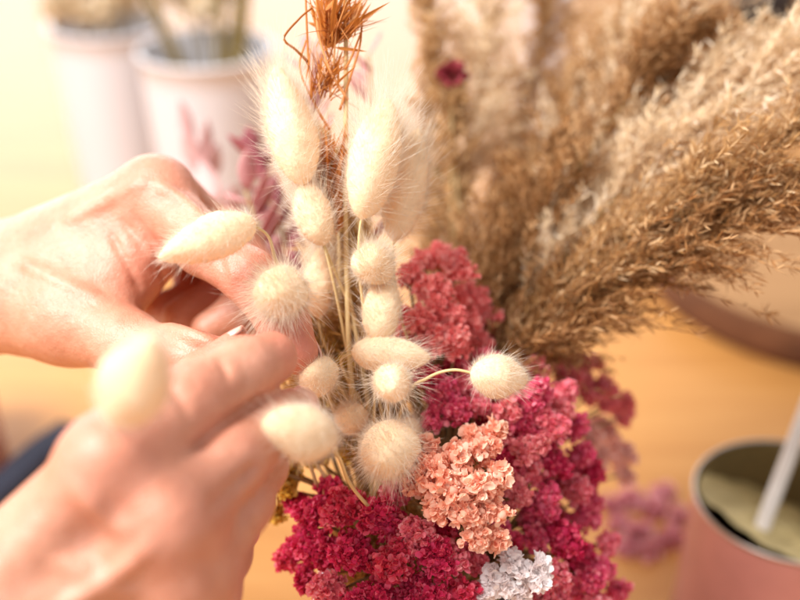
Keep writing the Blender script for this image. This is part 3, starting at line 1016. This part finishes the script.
def chain(spec):
    return [(P(*s[:3]), s[3] / 1000.0) for s in spec]


# nearer hand (comes from the lower left, back of the hand to the lens)
n_index = chain([(112, 462, .300, 12.0), (186, 404, .323, 10.8), (244, 371, .342, 9.6), (271, 358, .354, 8.6)])
n_mid = chain([(172, 522, .303, 11.8), (227, 461, .3245, 11.0), (270, 427, .345, 9.8), (292, 412, .366, 8.0)])
n_ring = chain([(186, 582, .311, 11.2), (238, 501, .333, 10.4), (258, 466, .354, 9.0), (268, 448, .374, 7.6)])
n_pinky = chain([(190, 645, .318, 10.2), (211, 592, .342, 8.8), (226, 556, .360, 7.8), (238, 532, .374, 6.8)])
n_thumb = chain([(70, 520, .335, 13.0), (135, 432, .362, 11.0), (204, 378, .374, 8.8), (236, 352, .374, 7.4)])
W0 = P(-90, 690, .310)
palm_n = [
    (W0, P(-330, 900, .30), 0.027, 0.033),
    (W0, P(112, 466, .306), 0.021, 0.0125), (W0, P(172, 526, .310), 0.022, 0.0125), (W0, P(182, 588, .316), 0.022, 0.0118), (W0 + RX * 0.004, P(185, 650, .322), 0.021, 0.0112),
    (P(-40, 640, .325), P(110, 500, .325), 0.018, 0.014), (P(-20, 640, .330), P(148, 580, .328), 0.018, 0.013), (P(0, 680, .335), P(165, 640, .33), 0.018, 0.012),
    (P(-60, 640, .330), P(70, 520, .338), 0.018, 0.0135),
    (P(112, 462, .3025), P(172, 520, .3060), 0.0108, 0.0108), (P(172, 520, .3060), P(186, 582, .3135), 0.0108, 0.0105), (P(186, 582, .3135), P(190, 645, .321), 0.0105, 0.0095),
    (P(110, 460, .2955), P(106, 466, .2960), 0.0108, 0.0108), (P(170, 520, .2970), P(165, 525, .2975), 0.0108, 0.0108), (P(184, 580, .3045), P(180, 585, .3045), 0.0100, 0.0100),
    (P(98, 474, .2968), P(-30, 610, .2945), 0.0046, 0.0036), (P(158, 535, .2990), P(0, 640, .2950), 0.0046, 0.0036),
]
NV = lambda p, q: nrm(q - p)
blush_n = [(n_index[0][0], 0.016, .75), (n_mid[0][0], 0.016, .7), (n_ring[0][0], 0.016, .6), (n_index[1][0], 0.012, .55), (n_index[3][0], 0.014, .8), (n_mid[1][0], 0.012, .45), (n_mid[3][0], 0.014, .7), (n_ring[1][0], 0.012, .5), (n_pinky[1][0], 0.012, .5), (n_thumb[3][0], 0.014, .7)]
nails_n = [(n_thumb[3][0], n_thumb[3][0] - n_thumb[2][0], UP * 0.9 - RX * 0.6 + FW * 0.25, 0.0066)]
for f in (n_index, n_mid, n_ring, n_pinky):
    dr = nrm(np.cross(np.cross(f[3][0] - f[2][0], f[1][0] - f[0][0]), f[3][0] - f[2][0]))
    nails_n.append((f[3][0], f[3][0] - f[2][0], FW * 0.9 + RX * 0.35 + UP * 0.2, f[3][1]))
nails_n = nails_n[:1] + nails_n[2:]
lines_n = [([(197, 448), (220, 428), (246, 409), (262, 397)], 0.0012, -1), ([(212, 506), (234, 486), (254, 468)], 0.0013, -1),
           ([(80, 490), (95, 505), (112, 520), (130, 530)], 0.0005, 1), ([(60, 560), (100, 580), (130, 590)], 0.0005, 1), ([(150, 545), (110, 580), (60, 610)], 0.0005, 1),
           ([(168, 388), (180, 400), (188, 414)], 0.0004, -1), ([(218, 360), (225, 370), (229, 380)], 0.0004, -1)]
hand('nearer pale hand with its back to the lens, blurred knuckles at the lower corner', palm_n, [n_index, n_mid, n_ring, n_pinky, n_thumb], blush_n, nails_n, [(P(205, 440, .332), P(264, 398, .355), .0062, .0052, .003), (P(216, 508, .338), P(256, 470, .360), .005, .0045, .003)], loc=W0, lines=lines_n)

# farther hand (comes from the left, thumb side to the lens)
f_index = chain([(158, 198, .432, 11.5), (204, 246, .414, 10.8), (250, 277, .402, 9.8), (284, 324, .393, 8.8), (296, 352, .390, 8.0)])
f_mid = chain([(168, 205, .450, 11.8), (232, 236, .455, 9.8), (258, 276, .452, 9.2), (238, 314, .446, 8.6), (210, 330, .444, 7.8)])
f_ring = chain([(160, 212, .470, 11.4), (215, 245, .480, 9.4), (228, 292, .474, 9.0), (182, 318, .462, 8.6)])
f_pinky = chain([(150, 228, .486, 10.2), (188, 262, .494, 8.4), (196, 298, .486, 8.4), (160, 310, .476, 7.8)])
f_thumb = chain([(66, 314, .430, 14.0), (130, 345, .410, 10.8), (190, 358, .397, 9.6), (238, 364, .390, 8.4)])
W1 = P(-20, 290, .462)
palm_f = [
    (W1, P(-330, 330, .47), 0.0235, 0.030), (W1 + UP * 0.001, P(-330, 322, .47), 0.0225, 0.029),
    (W1, P(150, 196, .436), 0.022, 0.0125), (W1 + FW * 0.008, P(164, 206, .452), 0.022, 0.0125), (W1 + FW * 0.012, P(155, 214, .470), 0.021, 0.0122), (W1 + FW * 0.014, P(148, 230, .486), 0.020, 0.011),
    (P(0, 300, .450), P(70, 316, .432), 0.021, 0.0185), (P(70, 316, .432), P(128, 342, .412), 0.0165, 0.0112),
    (P(40, 290, .446), P(125, 262, .436), 0.020, 0.0150), (P(60, 280, .45), P(140, 225, .44), 0.020, 0.014), (P(90, 312, .432), P(146, 258, .432), 0.0140, 0.0110),
    (P(60, 270, .462), P(140, 250, .466), 0.020, 0.014),
    (P(158, 192, .433), P(158, 194, .434), 0.0125, 0.0125), (P(150, 190, .448), P(60, 238, .462), 0.0055, 0.005), (P(146, 186, .434), P(40, 236, .450), 0.0050, 0.0045),
    (P(158, 196, .434), P(166, 206, .450), 0.0112, 0.0112), (P(166, 206, .450), P(158, 214, .470), 0.0112, 0.0112), (P(158, 214, .470), P(150, 229, .486), 0.0112, 0.010),
]
webs_f = []
lines_f = [([(124, 222), (140, 244), (152, 268), (157, 300)], 0.0006, -1), ([(132, 214), (150, 238), (160, 262), (164, 288)], 0.0006, -1), ([(112, 236), (126, 262), (140, 290)], 0.0006, -1),
           ([(166, 326), (190, 334), (214, 344)], 0.0007, 1), ([(150, 330), (180, 344), (208, 354)], 0.0006, -1), ([(142, 184), (110, 200), (70, 220)], 0.0009, 1),
           ([(160, 185), (182, 200), (200, 216)], 0.0007, 1), ([(20, 262), (60, 282), (100, 300)], 0.0006, 1), ([(218, 256), (222, 268), (224, 284)], 0.0006, -1), ([(232, 258), (238, 272), (240, 288)], 0.0006, -1)]
blush_f = [(f_index[0][0], 0.016, .6), (f_index[2][0], 0.014, .75), (f_index[4][0], 0.016, .8), (f_thumb[3][0], 0.016, .6), (f_mid[2][0], 0.014, .7), (f_ring[2][0], 0.02, .7), (f_pinky[2][0], 0.02, .7), (P(150, 270, .42), 0.02, .35)]
nails_f = [(f_index[4][0], f_index[4][0] - f_index[3][0], RX * 0.4 + UP * 0.2 + FW * 0.9, 0.0080), (f_thumb[3][0], f_thumb[3][0] - f_thumb[2][0], UP * 0.3 - FW * 0.9, 0.0084)]
hand('farther hand reaching in from the side above the other hand, thumb side to the lens', palm_f, [f_index, f_mid, f_ring, f_pinky, f_thumb], blush_f, nails_f, webs_f, loc=W1, lines=lines_f)


# ------------------------------------------------------------------ things on the table
def on_table(px, py, z=0.0):
    d = FW + RX * (px - 400) / FPX + UP * (300 - py) / FPX
    return CAM + d * (z - CAM[2]) / d[2]


# two tall white vases behind
v2 = P(206, 48, .955)
v1 = P(108, 22, 1.06)
make_vase(v2, 0.058, 0.047, v2[2], 'white vase of olive stems just above the farther hand, nearer of the back pair')
make_vase(v1, 0.056, 0.046, v1[2], 'white vase of cream flowers behind, nearer the window side of the back pair')


def vase_reed(label, v, dx, dy, top, material, r=0.0036):
    p = [A(v[0] - dx * 0.5, v[1] - dy * 0.5, 0.01), A(v[0] + dx * 0.7, v[1] + dy * 0.7, v[2]), A(*top) * 0.5 + A(v[0] + dx, v[1] + dy, v[2]) * 0.5, A(*top)]
    reed_plume(label, p, material, 0.4, 120, 0.05, 10, group='reeds standing in the back vases', start=0.70, stem_r=r, stem_mat=M['olive_stem'])


vase_reed('thick olive reed stem leaning out of the nearer back vase', v2, -0.035, -0.02, (v2[0] - 0.16, v2[1] - 0.02, 0.60), M['reed_gold'], 0.0075)
vase_reed('olive reed stem upright near the middle of the nearer back vase', v2, 0.018, -0.01, (v2[0] + 0.03, v2[1] + 0.03, 0.62), M['reed_gold'], 0.0060)
vase_reed('brown reed stem on the bouquet side of the nearer back vase', v2, 0.042, 0.0, (v2[0] + 0.055, v2[1] + 0.05, 0.58), M['reed_brown'], 0.0066)
vase_reed('thin reed stem at the back rim of the nearer back vase', v2, 0.028, 0.035, (v2[0] + 0.08, v2[1] + 0.12, 0.60), M['reed_gold'], 0.0052)


def vase_bunch(name, label, v, heads, material):
    cen = A(v[0], v[1], v[2])
    rt = root(name, label, 'dried flower', cen)
    b = MB()
    hs = []
    for dx, dy, dz, r in heads:
        c = cen + A(dx, dy, dz)
        hs.append((c, r))
        tube(b, [A(v[0] - dx * 0.3, v[1] - dy * 0.3, 0.01), cen + A(dx * 0.6, dy * 0.6, 0), c], 0.0015, 0.0012, n=12)
    b.build('stem', M['olive_stem'], rt)
    for c, r in hs:
        b = MB()
        flower_head(b, c, r, A(0, -0.3, 0.95), 0.011)
        b.build('flower_head', material, rt)


vase_bunch('cream_flower_bunch', 'blurred cream flower bunch in the vase nearer the window', v1, [(-0.035, -0.02, 0.018, .020), (-0.005, -0.03, 0.012, .018), (0.02, -0.01, 0.022, .02), (-0.02, 0.02, 0.035, .022), (0.015, 0.03, 0.045, .022), (-0.05, 0.01, 0.045, .018), (0.04, 0.0, 0.05, .02), (0.0, 0.0, 0.06, .022)], M['creamfl'])
vase_bunch('white_flower_bunch', 'blurred white flower bunch between the olive stems in the nearer back vase', v2, [(-0.005, 0.02, 0.03, .018), (-0.03, 0.03, 0.04, .018), (0.012, 0.04, 0.045, .02), (-0.015, 0.03, 0.06, .018)], M['creamfl'])


# pink tin with paste and a stick
def make_tin(loc, r, h, label, level=0.018, slope=True):
    rt = root('pink_tin', label, 'tin', (loc[0], loc[1], 0))
    b = MB()
    rb = r * 1.035
    lathe(b, [(0.0005, 0.0), (rb - 0.002, 0.0), (rb, 0.002), (rb - 0.001, h * 0.3), (r + 0.0008, h * 0.7), (r, h - 0.003)], loc[0], loc[1], 96)
    b.build('tin_body', M['pink_tin'], rt)
    b = MB()
    k = 10
    ring = [(r + 0.0002 + 0.0008 * math.cos(a), h - 0.0010 + 0.0012 * math.sin(a)) for a in np.linspace(-2.2, 3.6, k)]
    lathe(b, ring, loc[0], loc[1], 96)
    b.build('rim', M['steel'], rt)
    b = MB()
    lathe(b, [(r - 0.0010, h - 0.001), (r - 0.0014, h * 0.5), (r - 0.0014, 0.004), (0.0005, 0.004)], loc[0], loc[1], 96)
    b.build('lining', M['tin_inside'], rt)
    # paste heaped against one side
    nr, na = 14, 64
    V, q = [], []
    for i in range(nr):
        for j in range(na):
            rr = (r - 0.0018) * (i + 0.05) / (nr - 0.95)
            a = 2 * math.pi * j / na
            x, y = rr * math.cos(a), rr * math.sin(a)
            z = h - level - (0.55 * (x * 0.85 + y * 0.53) + 0.010 if slope else 0) + 0.0016 * math.sin(x * 260 + 40 * y) * math.sin(y * 310 + 1) + 0.0022 * math.sin(x * 95 + 2) * math.cos(y * 120) + 0.0006 * math.sin(x * 900) * math.sin(y * 800)
            V.append((loc[0] + x, loc[1] + y, max(0.01, z)))
    for i in range(nr - 1):
        for j in range(na):
            q.append([i * na + j, i * na + (j + 1) % na, (i + 1) * na + (j + 1) % na, (i + 1) * na + j])
    b = MB()
    b.add(V, None, q)
    b.build('paste', M['wax'], rt)
    return rt


tin = P(791, 497, .585)
make_tin(tin, 0.0495, tin[2], 'pink metal tin with olive paste inside and a pale stick, on the wood', 0.010)
sA, sB = P(764, 522, .575), P(812, 395, .60)
sd_ = nrm(sB - sA)
b = MB()
tube(b, [sA - sd_ * 0.006, sA, sB, sB + sd_ * 0.07], 0.0042, 0.0036, n=24, sides=14)
st = b.build('stirring_stick', M['stick'], origin=sA)
tag(st, 'pale round stick standing in the paste of the pink tin', 'stick')

t2 = on_table(-62, 470)
make_tin(t2, 0.045, 0.085, 'blurred pink tin at the picture edge beyond the nearer wrist', 0.02, False)

# navy strap lying on the table
b = MB()
pts = spline([on_table(72, 432, 0.012), on_table(40, 455, 0.016), on_table(0, 492, 0.012), on_table(-60, 550, 0.010)], 30)
tg = nrm(np.gradient(pts, axis=0))
side = nrm(np.cross(tg, A(0, 0, 1)))
w, t = 0.011, 0.005
prof = [(-w, -t), (-w * 0.7, -t * 1.6), (w * 0.7, -t * 1.6), (w, -t), (w, t), (w * 0.7, t * 1.6), (-w * 0.7, t * 1.6), (-w, t)]
V = np.stack([pts + side * a_ + A(0, 0, 1) * b_ for a_, b_ in prof], 1)
idx = np.arange(30 * 8).reshape(30, 8)
q = np.stack([idx[:-1], np.roll(idx[:-1], -1, 1), np.roll(idx[1:], -1, 1), idx[1:]], -1).reshape(-1, 4)
b.add(V.reshape(-1, 3), None, np.vstack([q, [idx[0][[3, 2, 1, 0]], idx[0][[7, 4, 3, 0]], idx[0][[7, 6, 5, 4]]], [idx[-1][[0, 1, 2, 3]], idx[-1][[0, 3, 4, 7]], idx[-1][[4, 5, 6, 7]]]]))
o = b.build('cloth_strap', M['navy'], origin=pts[10])
tag(o, 'dark navy padded strap on the table behind the nearer wrist', 'strap')

# round wooden board
bc = on_table(836, 246, 0.034)
rt = root('round_board', 'round wooden board with dark bark edge under the reed tips', 'board', (bc[0], bc[1], 0))
b = MB()
lathe(b, [(0.155, 0.0), (0.162, 0.002), (0.164, 0.011), (0.162, 0.032), (0.158, 0.0342)], bc[0], bc[1], 96)
b.build('bark_edge', M['board_edge'], rt)
b = MB()
lathe(b, [(0.0005, 0.0345), (0.1, 0.0345), (0.1578, 0.0342)], bc[0], bc[1], 96)
b.build('board_face', M['board_top'], rt)

# black jar and white pot far behind
j = on_table(736, 22)
j = A(j[0], j[1] - 0.12, 0)
rt = root('black_jar', 'black jar glimpsed over the reeds near the top corner', 'jar', j)
b = MB()
lathe(b, [(0.0005, 0), (0.041, 0), (0.045, 0.004), (0.046, 0.10), (0.036, 0.13), (0.032, 0.14), (0.034, 0.146), (0.032, 0.1465), (0.029, 0.14), (0.0005, 0.135)], j[0], j[1])
b.build('jar_body', M['black'], rt)
w_ = P(548, 6, 1.15)
make_vase(w_, 0.021, 0.019, w_[2] + 0.015, 'narrow white pot glimpsed between the reeds at the top')

# fallen flower bits on the table
for k, (px, py, r) in enumerate([(630, 500, .005), (654, 508, .006), (638, 534, .0045), (618, 526, .004), (670, 540, .0045), (664, 494, .004), (610, 508, .003), (650, 552, .004), (680, 518, .004), (626, 550, .003)]):
    c = on_table(px, py, r * 0.5)
    b = MB()
    flower_head(b, c, r * 0.8, A(0, 0, 1), 0.0085, 0.35)
    o = b.build('fallen_flower', M['lilac'], origin=A(c[0], c[1], 0))
    tag(o, 'blurred lilac flower bit fallen on the wood beside the pink tin', 'fallen flower', 'fallen flower bits by the pink tin')

# ------------------------------------------------------------------ light
w = bpy.data.worlds.new('World')
sc.world = w
w.use_nodes = True
bg = w.node_tree.nodes['Background']
bg.inputs['Color'].default_value = (1.0, 0.96, 0.95, 1)
bg.inputs['Strength'].default_value = 0.70


def area(name, loc, target, sx, sy, power, col):
    l = bpy.data.lights.new(name, 'AREA')
    l.shape = 'RECTANGLE'
    l.size, l.size_y = sx, sy
    l.energy = power
    l.color = col
    o = bpy.data.objects.new(name, l)
    C.objects.link(o)
    o.location = loc
    o.rotation_euler = (Vector(target) - Vector(loc)).to_track_quat('-Z', 'Y').to_euler()
    return o


area('window_light', (-1.5, 3.4, 1.02), (-0.3, 0.3, 0.4), 4.4, 1.3, 84, (0.95, 0.975, 1.0))
area('added_key_light', (-0.85, -0.30, 1.45), (0, 0, 0.25), 0.8, 0.8, 51, (1.0, 0.975, 0.96))  # soft key lamp added front-left to brighten the front; no window there

cam = bpy.data.cameras.new('camera')
co = bpy.data.objects.new('camera', cam)
C.objects.link(co)
co.location = CAM
co.rotation_euler = (math.pi / 2 - TILT, 0, 0)
cam.sensor_width = 36
cam.lens = 50
cam.clip_start = 0.01
cam.clip_end = 100
cam.dof.use_dof = True
cam.dof.focus_distance = 0.388
cam.dof.aperture_fstop = 4.0
sc.camera = co

sc.render.engine = 'CYCLES'
sc.cycles.use_denoising = True
sc.cycles.max_bounces = 16
sc.cycles.diffuse_bounces = 10
sc.cycles.transmission_bounces = 12
sc.view_settings.view_transform = 'Standard'
sc.view_settings.look = 'None'
sc.view_settings.exposure = 0.12
sc.view_settings.gamma = 1.0
